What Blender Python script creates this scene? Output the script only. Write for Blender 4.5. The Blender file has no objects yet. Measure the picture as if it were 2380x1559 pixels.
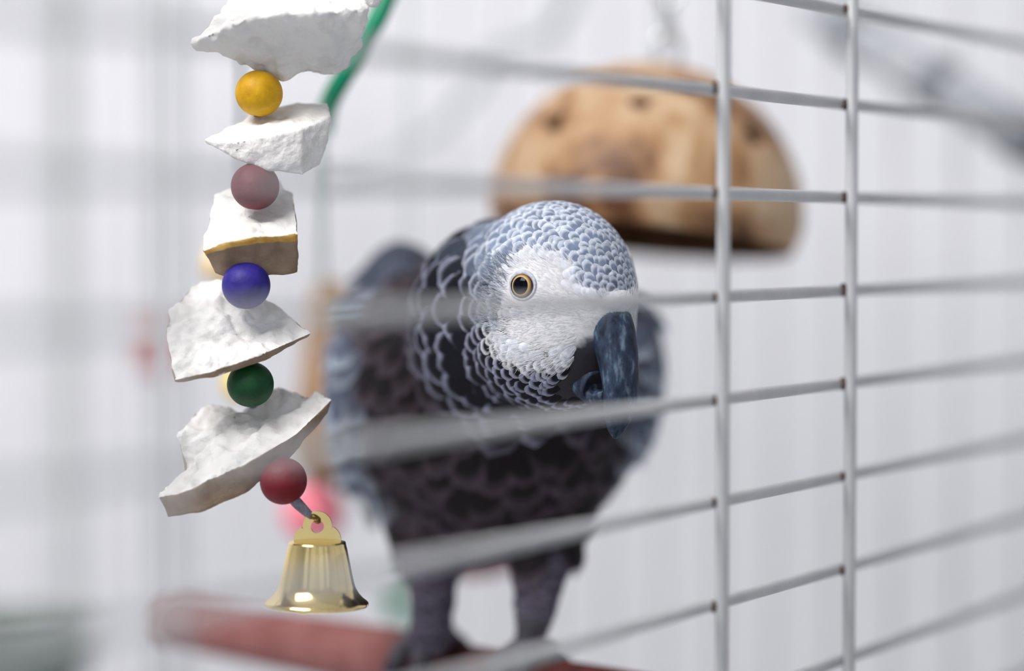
import bpy, bmesh, math, random
import numpy as np
from mathutils import Vector, Matrix, noise

random.seed(7)
rng = np.random.default_rng(7)
scene = bpy.context.scene
COL = scene.collection
S = 0.001                                   # the script is written in millimetres

# ------------------------------------------------------------------ camera
W_PX, H_PX, LENS = 2380.0, 1559.0, 85.0
FPX = W_PX * LENS / 36.0
ZC = 1350.0
PITCH = math.radians(2.385)
FOCUS = 627.0
cam_data = bpy.data.cameras.new('camera')
cam_data.lens = LENS
cam_data.sensor_width = 36.0
cam_data.sensor_fit = 'HORIZONTAL'
cam_data.clip_start = 0.02
cam_data.clip_end = 30
cam_data.dof.use_dof = True
cam_data.dof.focus_distance = FOCUS * S
cam_data.dof.aperture_fstop = 2.6
cam_data.dof.aperture_blades = 0
cam = bpy.data.objects.new('camera', cam_data)
cam.location = (0, 0, ZC * S)
cam.rotation_euler = (math.pi / 2 - PITCH, 0, 0)
COL.objects.link(cam)
scene.camera = cam

# ------------------------------------------------------------------ world, light, exposure
world = bpy.data.worlds.new('world')
scene.world = world
world.use_nodes = True
bg = world.node_tree.nodes['Background']
bg.inputs[0].default_value = (0.86, 0.92, 1.0, 1)
bg.inputs[1].default_value = 0.75

def area_light(name, loc, target, size, power, color):
    l = bpy.data.lights.new(name, 'AREA')
    l.shape = 'RECTANGLE'
    l.size, l.size_y = size
    l.energy = power
    l.color = color
    o = bpy.data.objects.new(name, l)
    o.location = loc
    o.rotation_euler = (Vector(target) - Vector(loc)).to_track_quat('-Z', 'Y').to_euler()
    COL.objects.link(o)
    return o
area_light('ceiling_lamp_offscreen', (-0.62, 0.06, 2.55), (-0.05, 0.68, 1.2), (0.9, 0.9), 50, (1.0, 0.97, 0.95))

scene.view_settings.view_transform = 'Standard'
scene.view_settings.look = 'None'
scene.view_settings.gamma = 1.0
scene.view_settings.use_curve_mapping = False
scene.view_settings.exposure = 0.06

# ------------------------------------------------------------------ helpers
FW = np.array([0, math.cos(PITCH), -math.sin(PITCH)])
UPV = np.array([0, math.sin(PITCH), math.cos(PITCH)])
RIGHT = np.array([1.0, 0, 0])
def P(px, py, d):
    """point (mm) seen at pixel px,py at the depth d along the optical axis"""
    return np.array([0, 0, ZC]) + d * (FW + (px - W_PX / 2) / FPX * RIGHT + (H_PX / 2 - py) / FPX * UPV)

def srgb(r, g, b):
    def f(c):
        c /= 255.0
        return c / 12.92 if c <= 0.04045 else ((c + 0.055) / 1.055) ** 2.4
    return (f(r), f(g), f(b), 1.0)

def link(o, parent=None):
    COL.objects.link(o)
    if parent is not None:
        o.parent = parent
    return o

def mesh_data(name, verts, faces, mats=(), smooth=True, face_mat=None):
    me = bpy.data.meshes.new(name)
    v = np.asarray(verts, dtype=float) * S
    me.from_pydata(v.tolist(), [], [list(map(int, f)) for f in faces])
    for m in mats:
        me.materials.append(m)
    if face_mat is not None:
        me.polygons.foreach_set('material_index', np.asarray(face_mat, dtype=np.int32))
    if smooth:
        me.polygons.foreach_set('use_smooth', np.ones(len(me.polygons), dtype=bool))
    me.update()
    return me

def obj(name, me, parent=None, label=None):
    o = bpy.data.objects.new(name, me)
    link(o, parent)
    if label:
        o['label'] = label
    return o

def thing(name, label, cat, loc=(0, 0, 0), group=None):
    o = bpy.data.objects.new(name, None)
    o.empty_display_size = 0.02
    o.location = Vector([float(c) for c in loc]) * S
    link(o)
    o['label'] = label
    o['category'] = cat
    if group:
        o['group'] = group
    return o

def part(name, verts, faces, mats, parent, label=None, smooth=True, face_mat=None):
    """a mesh given in world millimetres, parented to a thing (or part) without moving it"""
    if not isinstance(mats, (list, tuple)):
        mats = [mats]
    base = world_loc(parent) / S if parent is not None else np.zeros(3)
    me = mesh_data(name, np.asarray(verts, dtype=float) - base, faces, mats, smooth, face_mat)
    return obj(name, me, parent, label)

def world_loc(o):
    v = np.zeros(3)
    while o is not None:
        v += np.array(o.location)
        o = o.parent
    return v

def frame_along(pts):
    pts = np.asarray(pts, dtype=float)
    t = np.gradient(pts, axis=0)
    t /= np.linalg.norm(t, axis=1)[:, None] + 1e-12
    up = np.array([0, 0, 1.0]) if abs(t[0][2]) < 0.9 else np.array([1.0, 0, 0])
    n = np.cross(t[0], up); n /= np.linalg.norm(n)
    N, B = [], []
    for i in range(len(pts)):
        n = n - t[i] * np.dot(n, t[i]); n /= np.linalg.norm(n)
        N.append(n); B.append(np.cross(t[i], n))
    return pts, t, np.array(N), np.array(B)

def tube(pts, rad, seg=10, caps=True):
    pts, t, N, B = frame_along(pts)
    rad = np.broadcast_to(np.asarray(rad, dtype=float), (len(pts),))
    a = np.arange(seg) / seg * 2 * math.pi
    v = (pts[:, None, :] + rad[:, None, None] * (np.cos(a)[None, :, None] * N[:, None, :] + np.sin(a)[None, :, None] * B[:, None, :])).reshape(-1, 3)
    f = []
    for i in range(len(pts) - 1):
        for j in range(seg):
            k = (j + 1) % seg
            f.append((i * seg + j, i * seg + k, (i + 1) * seg + k, (i + 1) * seg + j))
    if caps:
        f.append(tuple(range(seg))[::-1])
        f.append(tuple((len(pts) - 1) * seg + j for j in range(seg)))
    return v, f

def lathe(profile, seg=48, origin=(0, 0, 0), axis=(0, 0, 1)):
    """profile: (radius, height) pairs, turned about the axis"""
    ax = np.asarray(axis, float); ax /= np.linalg.norm(ax)
    h = np.array([1.0, 0, 0]) if abs(ax[0]) < 0.9 else np.array([0, 1.0, 0])
    e1 = np.cross(ax, h); e1 /= np.linalg.norm(e1); e2 = np.cross(ax, e1)
    v, f = [], []
    for r, z in profile:
        for j in range(seg):
            a = 2 * math.pi * j / seg
            v.append(np.asarray(origin) + ax * z + r * (math.cos(a) * e1 + math.sin(a) * e2))
    for i in range(len(profile) - 1):
        for j in range(seg):
            k = (j + 1) % seg
            f.append((i * seg + j, i * seg + k, (i + 1) * seg + k, (i + 1) * seg + j))
    return np.array(v), f

def ellipsoid(c, axes, nu=24, nv=16, rot=None):
    v, f = [], []
    R = np.eye(3) if rot is None else np.asarray(rot)
    for i in range(nv + 1):
        th = math.pi * i / nv
        for j in range(nu):
            a = 2 * math.pi * j / nu
            l = np.array([math.sin(th) * math.cos(a) * axes[0], math.sin(th) * math.sin(a) * axes[1], math.cos(th) * axes[2]])
            v.append(np.asarray(c) + R @ l)
    for i in range(nv):
        for j in range(nu):
            k = (j + 1) % nu
            f.append((i * nu + j, (i + 1) * nu + j, (i + 1) * nu + k, i * nu + k))
    return np.array(v), f

def box(c, half, e1=(1, 0, 0), e2=(0, 1, 0), e3=(0, 0, 1)):
    c = np.asarray(c, float); e = [np.asarray(x, float) for x in (e1, e2, e3)]
    v = []
    for sx in (-1, 1):
        for sy in (-1, 1):
            for sz in (-1, 1):
                v.append(c + sx * half[0] * e[0] + sy * half[1] * e[1] + sz * half[2] * e[2])
    f = [(0, 1, 3, 2), (4, 6, 7, 5), (0, 4, 5, 1), (2, 3, 7, 6), (0, 2, 6, 4), (1, 5, 7, 3)]
    return np.array(v), f

# ------------------------------------------------------------------ materials
def new_mat(name):
    m = bpy.data.materials.new(name)
    m.use_nodes = True
    nt = m.node_tree
    return m, nt, nt.nodes['Principled BSDF']

def mat_noise(name, c1, c2, scale=40.0, rough=0.6, bump=0.0, bump_scale=None, metallic=0.0, detail=4.0, lo=0.35, hi=0.65, spec=0.4, coat=0.0, c3=None, sss=0.0, bump_dist=0.0006):
    m, nt, b = new_mat(name)
    N, L = nt.nodes, nt.links
    tc = N.new('ShaderNodeTexCoord')
    no = N.new('ShaderNodeTexNoise'); no.inputs['Scale'].default_value = scale; no.inputs['Detail'].default_value = detail
    L.new(tc.outputs['Object'], no.inputs['Vector'])
    r = N.new('ShaderNodeValToRGB')
    r.color_ramp.elements[0].position = lo; r.color_ramp.elements[0].color = c1
    r.color_ramp.elements[1].position = hi; r.color_ramp.elements[1].color = c2
    if c3 is not None:
        e = r.color_ramp.elements.new((lo + hi) / 2); e.color = c3
    L.new(no.outputs['Fac'], r.inputs['Fac'])
    L.new(r.outputs['Color'], b.inputs['Base Color'])
    b.inputs['Roughness'].default_value = rough
    b.inputs['Metallic'].default_value = metallic
    b.inputs['Specular IOR Level'].default_value = spec
    b.inputs['Coat Weight'].default_value = coat
    if sss:
        b.inputs['Subsurface Weight'].default_value = sss
        b.inputs['Subsurface Radius'].default_value = (0.0012, 0.0008, 0.0006)
    if bump:
        n2 = N.new('ShaderNodeTexNoise'); n2.inputs['Scale'].default_value = bump_scale or scale * 4; n2.inputs['Detail'].default_value = 3
        L.new(tc.outputs['Object'], n2.inputs['Vector'])
        bp = N.new('ShaderNodeBump'); bp.inputs['Strength'].default_value = bump; bp.inputs['Distance'].default_value = bump_dist
        L.new(n2.outputs['Fac'], bp.inputs['Height'])
        L.new(bp.outputs['Normal'], b.inputs['Normal'])
    return m

M_wall = mat_noise('wall_paint', (0.86, 0.87, 0.91, 1), (0.88, 0.89, 0.93, 1), 3, 0.8, 0.1, 120)
M_ceil = mat_noise('ceiling_paint', (0.82, 0.82, 0.84, 1), (0.85, 0.85, 0.87, 1), 3, 0.9)
M_floor = mat_noise('floor_vinyl', (0.50, 0.50, 0.50, 1), (0.56, 0.56, 0.55, 1), 4, 0.5)
M_bar = mat_noise('bar_enamel', (0.52, 0.54, 0.55, 1), (0.60, 0.61, 0.62, 1), 60, 0.32, 0.35, 1100, spec=0.5, bump_dist=0.0003)
M_rust = mat_noise('weld_rust', srgb(52, 32, 26), srgb(100, 66, 48), 900, 0.8, 0.6, 2500)
M_post = M_bar
M_side = M_bar
M_tray = mat_noise('tray_plastic', (0.55, 0.57, 0.6, 1), (0.62, 0.63, 0.66, 1), 20, 0.5)
M_chunk = mat_noise('chalky_white', (0.72, 0.70, 0.67, 1), (0.90, 0.89, 0.87, 1), 160, 0.9, 0.7, 520, detail=6, lo=0.28, hi=0.5, sss=0.1, bump_dist=0.0009)
M_cut = mat_noise('cut_face_tan', (0.24, 0.165, 0.11, 1), (0.33, 0.245, 0.175, 1), 220, 0.85, 0.35, 1400)
M_rind = mat_noise('golden_rind', srgb(196, 146, 60), srgb(226, 186, 110), 300, 0.75, 0.4, 900)
M_gold = mat_noise('bell_gold', (0.86, 0.66, 0.28, 1), (0.94, 0.76, 0.38, 1), 60, 0.13, 0.04, 200, metallic=1.0)
M_brassdark = mat_noise('dark_brass', (0.08, 0.05, 0.02, 1), (0.25, 0.17, 0.05, 1), 700, 0.4, metallic=0.8)
M_cord = mat_noise('grey_cord', srgb(96, 98, 112), srgb(132, 134, 146), 500, 0.55, 0.4, 1500)
M_perch = mat_noise('sandy_pink', srgb(136, 84, 82), srgb(154, 104, 100), 90, 0.9, 0.8, 1600, bump_dist=0.0008)
M_perchdark = mat_noise('maroon_wood', srgb(72, 32, 30), srgb(108, 46, 44), 120, 0.75, 0.5, 700)  # darker maroon than the coated section

def bead_mat(name, a, b):
    return mat_noise(name, srgb(*a), srgb(*b), 260, 0.55, 0.3, 900, lo=0.3, hi=0.7, spec=0.35)
M_by = bead_mat('yellow_dye', (196, 144, 0), (224, 176, 8))
M_br = bead_mat('rose_dye', (104, 18, 34), (124, 28, 44))
M_bb = bead_mat('blue_dye', (24, 16, 110), (56, 44, 148))
M_bg = bead_mat('green_dye', (0, 52, 20), (4, 78, 36))
M_bd = bead_mat('crimson_dye', (100, 2, 20), (122, 8, 30))

# ------------------------------------------------------------------ the room
def struct(name, verts, faces, m):
    o = obj(name, mesh_data(name, verts, faces, [m], smooth=False))
    o['kind'] = 'structure'
    return o
struct('floor', *box((0, 75, -20), (2400, 1425, 20)), M_floor)
struct('wall_back', *box((0, 1450, 1300), (2400, 50, 1300)), M_wall)
struct('wall_left', *box((-2350, 50, 1300), (50, 1350, 1300)), M_wall)
struct('wall_right', *box((2350, 50, 1300), (50, 1350, 1300)), M_wall)
def wall_front():
    bm_v, bm_f = [], []
    def add(x0, x1, z0, z1):
        v, f = box(((x0 + x1) / 2, -1325, (z0 + z1) / 2), ((x1 - x0) / 2, 25, (z1 - z0) / 2))
        k = len(bm_v); bm_v.extend(v.tolist()); bm_f.extend([tuple(i + k for i in q) for q in f])
    add(-2400, 2400, 0, 700); add(-2400, 2400, 2250, 2600)
    x = -2400
    for a, b in WINDOWS:
        add(x, a, 700, 2250); x = b
    add(x, 2400, 700, 2250)
    return np.array(bm_v), bm_f
WINDOWS = ((-1650, -1050), (-620, -80), (420, 960), (1400, 1900))
struct('wall_front', *wall_front(), M_wall)
for i_, (a_, b_) in enumerate(WINDOWS):
    w = struct('window_%d' % (i_ + 1), *box(((a_ + b_) / 2, -1330, 1475), (14, 12, 775)), M_ceil)
    for z_ in (712, 1475, 2238):
        fr = obj('window_rail', mesh_data('window_rail', *box(((a_ + b_) / 2, -1330, z_), ((b_ - a_) / 2, 12, 12)), [M_ceil], smooth=False), w)
struct('ceiling', *box((0, 75, 2620), (2400, 1425, 20)), M_ceil)

# ------------------------------------------------------------------ the cage
VPX = 3517.0
AZ = math.atan(VPX / FPX)
ca, sa = math.cos(AZ), math.sin(AZ)
def K(u, v, z):
    """cage coordinates: u along the front, v inward, z absolute"""
    return np.array([52.3 + sa * u - ca * v, 599.7 + ca * u + sa * v, z])
PITCH_BAR = 25.4
U0, U1, V1 = -330.0, 330.0, 520.0
ROOF, BASE = ZC + 8.4 * PITCH_BAR, ZC - 13.6 * PITCH_BAR
cage = thing('bird_cage', 'large pale grey wire cage with close horizontal bars across its front', 'cage', K(0, 0, BASE - 40))

def bar(name, a, b, r, m=M_bar, seg=10, n=2, bend=None):
    a, b = np.asarray(a), np.asarray(b)
    t = np.linspace(0, 1, n)[:, None]
    pts = a + (b - a) * t
    if bend is not None:
        pts = pts + np.sin(np.pi * t) * np.asarray(bend)
    v, f = tube(pts, r, seg)
    return part(name, v, f, m, cage)

for i in range(23):                                            # front: horizontal bars
    k = -8.4 + i
    z = ZC - PITCH_BAR * k
    bar('horizontal_bar', K(U0, 0, z), K(U1, 0, z), 1.65, seg=14)
VERT_U = (-215.0, -5.9, 70.3, 248.0)
for u in VERT_U:                                               # front: upright support wires, outside the bars
    bar('upright_bar', K(u, -3.1, BASE), K(u, -3.1, ROOF), 1.68, seg=14)
for u in (-5.9, 70.3):                                          # rusty welds where they cross
    for k in (-2.4, -1.4, -0.4, 0.6, 1.6, 2.6, 3.6):
        z = ZC - PITCH_BAR * k
        big = random.uniform(0.75, 1.25)
        v, f = ellipsoid(K(u - 1.35, -1.5, z - random.uniform(-0.3, 0.3)), (1.05 * big, 1.0, 1.5 * big), 10, 7)
        v = v + rng.normal(0, 0.06, v.shape)
        part('weld_spot', v, f, M_rust, cage, 'rust brown weld')
n_side = int((V1 - 18) / PITCH_BAR)
for i in range(n_side + 1):                                    # right side: upright bars
    v_ = 18.4 + PITCH_BAR * i
    bar('upright_bar', K(U1, v_, BASE), K(U1, v_, ROOF), 1.0, M_side, seg=8)
for i in range(26):                                            # back: upright bars
    bar('upright_bar', K(U1 - 12 - PITCH_BAR * i, V1, BASE), K(U1 - 12 - PITCH_BAR * i, V1, ROOF), 1.0, M_side, seg=8)
for i in range(25):                                            # roof bars
    bar('roof_bar', K(U0 + 20 + PITCH_BAR * i, 0, ROOF), K(U0 + 20 + PITCH_BAR * i, V1, ROOF), 1.5, M_post, seg=6)
for (u, v_) in ((U0, 0), (U1, 0), (U0, V1), (U1, V1)):
    bar('corner_post', K(u, v_, 0), K(u, v_, ROOF), 5.0, M_side, seg=12)
for z in (BASE, ROOF):
    for a, b in (((U0, 0), (U1, 0)), ((U1, 0), (U1, V1)), ((U1, V1), (U0, V1)), ((U0, V1), (U0, 0))):
        bar('frame_rail', K(*a, z), K(*b, z), 6.0, M_post, seg=10)
e_u, e_v = np.array([sa, ca, 0]), np.array([-ca, sa, 0])
v, f = box(K(0, V1 / 2, BASE - 20), (U1 - 5, V1 / 2 - 5, 12), e_u, e_v)
part('tray', v, f, M_tray, cage, smooth=False)

# ------------------------------------------------------------------ the bird: signed distance field
YAW = math.radians(38)
NOD = math.radians(7)
Hc = P(1285, 690, 645)
hF = np.array([math.sin(YAW) * math.cos(NOD), -math.cos(YAW) * math.cos(NOD), -math.sin(NOD)])
hR = np.array([-math.cos(YAW), -math.sin(YAW), 0])              # the bird's right
hU = np.cross(hF, hR); hU = hU if hU[2] > 0 else -hU
HM = np.stack([hF, hR, hU], axis=1)                              # head frame -> world
def H(f, r, u):
    return Hc + f * hF + r * hR + u * hU
def to_head(p):
    return (np.asarray(p) - Hc) @ HM

def sd_ell(p, c, ax, R=None):
    q = p - c
    if R is not None:
        q = q @ R
    ax = np.asarray(ax, dtype=np.float32)
    k0 = np.linalg.norm(q / ax, axis=-1)
    k1 = np.linalg.norm(q / (ax * ax), axis=-1)
    return k0 * (k0 - 1.0) / (k1 + 1e-9)
def sd_cap(p, a, b, ra, rb):
    ab = b - a
    t = np.clip(((p - a) @ ab) / np.dot(ab, ab), 0, 1)
    return np.linalg.norm(p - (a + t[..., None] * ab), axis=-1) - (ra + (rb - ra) * t)
def smin(a, b, k):
    h = np.clip(0.5 + 0.5 * (b - a) / k, 0, 1)
    return b + (a - b) * h - k * h * (1 - h)

# perch line (needed for the feet)
PERCH_H = 120.0                                                 # its top lies this far under the camera's height
pe = np.array([0.73, -0.683, 0]); pe /= np.linalg.norm(pe)
p_ref = np.array([-5.0, 700.0, ZC - PERCH_H])                   # on the top line
def perch_top(t):
    return p_ref + pe * t
def perch_t(px):
    k = (px - W_PX / 2) / FPX
    return (k * p_ref[1] - p_ref[0]) / (pe[0] - k * pe[1])
pw = np.array([-0.683, -0.73, 0]); pw /= np.linalg.norm(pw)     # across the perch, to the front

PRIMS = []
def ell(c, ax, k, R=None): PRIMS.append(('e', c, ax, R, k))
def cap(a, b, ra, rb, k): PRIMS.append(('c', a, b, ra, rb, k))
# head
ell(Hc, (25.0, 20.5, 25.2), 1, HM)
ell(H(18, 0, 1.0), (9.5, 8.5, 8.5), 6, HM)                      # cere and brow
ell(H(3.0, 0, -14), (18.5, 19.5, 15), 8, HM)                    # cheeks
ell(P(1178, 735, 668), (23.0, 24, 26), 8)                       # nape
cap(P(1180, 760, 675), P(1155, 900, 708), 23, 33, 10)           # neck
# body
ell(P(1145, 930, 717), (43.0, 44, 43), 10)
ell(P(932, 682, 742), (10.5, 20, 16), 6)                        # shoulder hump
ell(P(838, 905, 740), (8.5, 40, 30), 7)                         # folded wings
ell(P(1462, 865, 742), (8.5, 40, 25), 7)
cap(P(1140, 1080, 735), P(1110, 1190, 775), 30, 18, 12)         # rump
# thighs and shanks
foot = []
for pts in ([(1008, 1215, 712, 14), (1003, 1300, 706, 8.6), (1006, 1390, 703, 5.4), (1003, 1470, 702, 5.2), (1000, None, 0, 4.6)],
            [(1255, 1195, 708, 15), (1258, 1280, 700, 9.6), (1252, 1345, 694, 6.3), (1243, 1420, 690, 5.2), (1232, None, 0, 4.4)]):
    q = []
    for (x, y, d, r) in pts:
        if y is None:
            tp = perch_top(perch_t(x)) + np.array([0, 0, 2.4])
            foot.append(tp)
            q.append((tp, r))
        else:
            q.append((P(x, y, d), r))
    for (a, ra), (b, rb) in zip(q[:-1], q[1:]):
        cap(a, b, ra, rb, 3.0)
PERCH_R = 8.6
for tp in foot:
    for s in (1, -1):
        for o in (-1, 1):
            prev = tp; pr_ = 3.2
            for an, off, rr in ((62, 2.2, 2.9), (30, 4.4, 2.7), (0, 5.6, 2.5), (-30, 6.2, 2.1), (-58, 6.4, 0.9)):
                an = math.radians(an)
                nx = tp - np.array([0, 0, 2.4 + PERCH_R]) + pe * o * off + pw * s * 10.2 * math.cos(an) + np.array([0, 0, 10.2 * math.sin(an)])
                cap(prev, nx, pr_, rr, 0.8); prev, pr_ = nx, rr

def sdf(p):
    d = None
    for q in PRIMS:
        if q[0] == 'e':
            e = sd_ell(p, q[1], q[2], q[3]); k = q[4]
        else:
            e = sd_cap(p, q[1], q[2], q[3], q[4]); k = q[5]
        d = e if d is None else smin(d, e, k)
    return d
def grad(p, h=0.25):
    g = np.stack([sdf(p + np.eye(3)[i] * h) - sdf(p - np.eye(3)[i] * h) for i in range(3)], axis=-1)
    return g / (np.linalg.norm(g, axis=-1, keepdims=True) + 1e-9)

def surface_nets(lo, hi, h):
    n = np.ceil((hi - lo) / h).astype(int) + 1
    ax = [lo[i] + h * np.arange(n[i]) for i in range(3)]
    D = np.empty(tuple(n), dtype=np.float32)
    for i in range(n[0]):
        g = np.stack(np.meshgrid([ax[0][i]], ax[1], ax[2], indexing='ij'), axis=-1)
        D[i] = sdf(g.reshape(-1, 3)).reshape(n[1], n[2])
    ins = D < 0
    c = np.zeros(tuple(n - 1), dtype=np.int8)
    corners = [(i, j, k) for i in (0, 1) for j in (0, 1) for k in (0, 1)]
    sl = lambda i, m: slice(i, m - 1 + i)
    for (i, j, k) in corners:
        c += ins[sl(i, n[0]), sl(j, n[1]), sl(k, n[2])]
    act = np.argwhere((c > 0) & (c < 8))
    idx = -np.ones(tuple(n - 1), dtype=np.int64)
    idx[act[:, 0], act[:, 1], act[:, 2]] = np.arange(len(act))
    acc = np.zeros((len(act), 3)); cnt = np.zeros(len(act))
    for a in corners:
        for x in range(3):
            if a[x] == 0:
                b = list(a); b[x] = 1
                da = D[act[:, 0] + a[0], act[:, 1] + a[1], act[:, 2] + a[2]]
                db = D[act[:, 0] + b[0], act[:, 1] + b[1], act[:, 2] + b[2]]
                m = (da < 0) != (db < 0)
                t = np.where(m, da / np.where(m, da - db, 1), 0)
                pt = np.array(a, float)[None, :] + t[:, None] * np.eye(3)[x][None, :]
                acc[m] += pt[m]; cnt[m] += 1
    v = lo + h * (act + acc / cnt[:, None])
    faces = []
    for x in range(3):
        y, z = (x + 1) % 3, (x + 2) % 3
        s0 = [slice(None)] * 3; s1 = [slice(None)] * 3
        s0[x] = slice(0, n[x] - 1); s1[x] = slice(1, n[x])
        for s in (s0, s1):
            s[y] = slice(1, n[y] - 1); s[z] = slice(1, n[z] - 1)
        A, B = ins[tuple(s0)], ins[tuple(s1)]
        e = np.argwhere(A != B)
        sign = A[e[:, 0], e[:, 1], e[:, 2]]
        e = e.copy(); e[:, y] += 1; e[:, z] += 1
        dy = np.eye(3, dtype=int)[y]; dz = np.eye(3, dtype=int)[z]
        q = [idx[tuple((e - o).T)] for o in (dy + dz, dz, 0 * dy, dy)]
        q = np.stack(q, axis=1)
        q[~sign] = q[~sign][:, ::-1]
        faces.append(q)
    return v, np.concatenate(faces)

lo = np.array([-75.0, 605.0, ZC - 150]); hi = np.array([70.0, 805.0, ZC + 35])
BV, BF = surface_nets(lo, hi, 1.25)
BN = grad(BV)

parrot = thing('parrot', 'grey parrot with white bare face gripping the red perch, head turned aside', 'parrot', (foot[0] + foot[1]) / 2 - np.array([0, 0, 2.4]))

def lerp(a, b, t):
    return a + (b - a) * t
def sstep(a, b, x):
    t = np.clip((x - a) / (b - a), 0, 1)
    return t * t * (3 - 2 * t)

EYE_HF = None
def find_surface(o, d, n=200, step=0.4):
    p = np.asarray(o, float).copy()
    for _ in range(n):
        s = float(sdf(p[None])[0])
        if s < 0.01:
            break
        p = p + d * max(s * 0.8, 0.02)
    return p
def ray_px(px, py):
    d = P(px, py, 1000) - np.array([0, 0, ZC])
    d /= np.linalg.norm(d)
    return np.array([0, 0, ZC]) + d * 560, d
EYE = find_surface(*ray_px(1214, 664))
EYE_H = to_head(EYE)

def face_white(q):
    """1 on the bare white face, 0 on the feathered head (head-frame points)"""
    f, r, u = q[..., 0], np.abs(q[..., 1]), q[..., 2]
    e1 = ((f - EYE_H[0] - 2.5) / 8.6) ** 2 + ((u - EYE_H[2] - 0.3) / 7.4) ** 2
    e2 = ((f - 20) / 9.5) ** 2 + ((u - 1.0 + 0.25 * (f - 14)) / 6.0) ** 2
    e3 = ((f - 15) / 8.5) ** 2 + ((u + 6.5) / 4.6) ** 2
    m = np.minimum(np.minimum(e1, e2), e3)
    side = np.where((e2 <= e1) & (e2 <= e3), 1.0, sstep(4.0, 8.0, r))
    return np.clip(1.5 - m, 0, 1) * side
def face_halo(q):
    f, r, u = q[..., 0], np.abs(q[..., 1]), q[..., 2]
    e3 = ((f - 14.0) / 9.5) ** 2 + ((u + 8.0) / 6.4) ** 2
    return np.clip(1.35 - 0.55 * e3, 0, 1) * sstep(4, 9, r)

def feather_len(q, p):
    b = q - np.array([22, 0, -6.0])
    a = np.linalg.norm(b, axis=-1)
    a = a * (1 - 0.45 * np.clip(q[..., 2], 0, 25) / 25) * (1 - 0.12 * sstep(4.0, -8.0, q[..., 2]) + 0.25 * np.clip(-q[..., 2] - 16, 0, 14) / 14)
    L = np.interp(a, [10, 18, 24, 30, 36, 44, 55, 85], [2.8, 3.5, 4.6, 7.0, 10.5, 12.3, 14.0, 16.0])
    k = np.maximum(sstep(0.02, 0.4, face_white(q)), 0.9 * sstep(0.15, 0.8, face_halo(q)))
    L = L * (1 - k) + np.minimum(L, 2.8) * k
    return L

# body skin colours
qB = to_head(BV)
fw = face_white(qB)
dark = np.array([0.035, 0.033, 0.042]); white = np.array([0.80, 0.80, 0.82]); leg = np.array([0.10, 0.095, 0.115])
crB = sstep(-6, 6, qB[:, 2] + 0.35 * qB[:, 0] - 2) * sstep(36, 28, np.linalg.norm(qB, axis=1))
skin0 = lerp(dark[None], np.array([0.17, 0.20, 0.26])[None], crB[:, None])
skin = lerp(skin0, white[None], sstep(0.2, 0.75, fw)[:, None])
dleg = np.minimum(np.linalg.norm(BV - foot[0], axis=1), np.linalg.norm(BV - foot[1], axis=1))
lg = sstep(26, 14, dleg) * 1.0
skin = lerp(skin, leg[None], lg[:, None])

def skin_material():
    m, nt, b = new_mat('parrot_skin')
    N, L = nt.nodes, nt.links
    at = N.new('ShaderNodeAttribute'); at.attribute_name = 'skin'
    tc = N.new('ShaderNodeTexCoord')
    no = N.new('ShaderNodeTexNoise'); no.inputs['Scale'].default_value = 900; no.inputs['Detail'].default_value = 3
    L.new(tc.outputs['Object'], no.inputs['Vector'])
    r = N.new('ShaderNodeMapRange'); r.inputs[3].default_value = 0.78; r.inputs[4].default_value = 1.1
    L.new(no.outputs['Fac'], r.inputs[0])
    mx = N.new('ShaderNodeVectorMath'); mx.operation = 'SCALE'
    L.new(at.outputs['Color'], mx.inputs[0]); L.new(r.outputs[0], mx.inputs['Scale'])
    L.new(mx.outputs[0], b.inputs['Base Color'])
    b.inputs['Roughness'].default_value = 0.75
    b.inputs['Specular IOR Level'].default_value = 0.25
    bp = N.new('ShaderNodeBump'); bp.inputs['Strength'].default_value = 0.35; bp.inputs['Distance'].default_value = 0.0004
    L.new(no.outputs['Fac'], bp.inputs['Height']); L.new(bp.outputs['Normal'], b.inputs['Normal'])
    return m
body = part('body', BV, BF, skin_material(), parrot)
ca_ = body.data.color_attributes.new('skin', 'FLOAT_COLOR', 'POINT')
ca_.data.foreach_set('color', np.concatenate([skin, np.ones((len(skin), 1))], axis=1).astype(np.float32).ravel())

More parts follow.
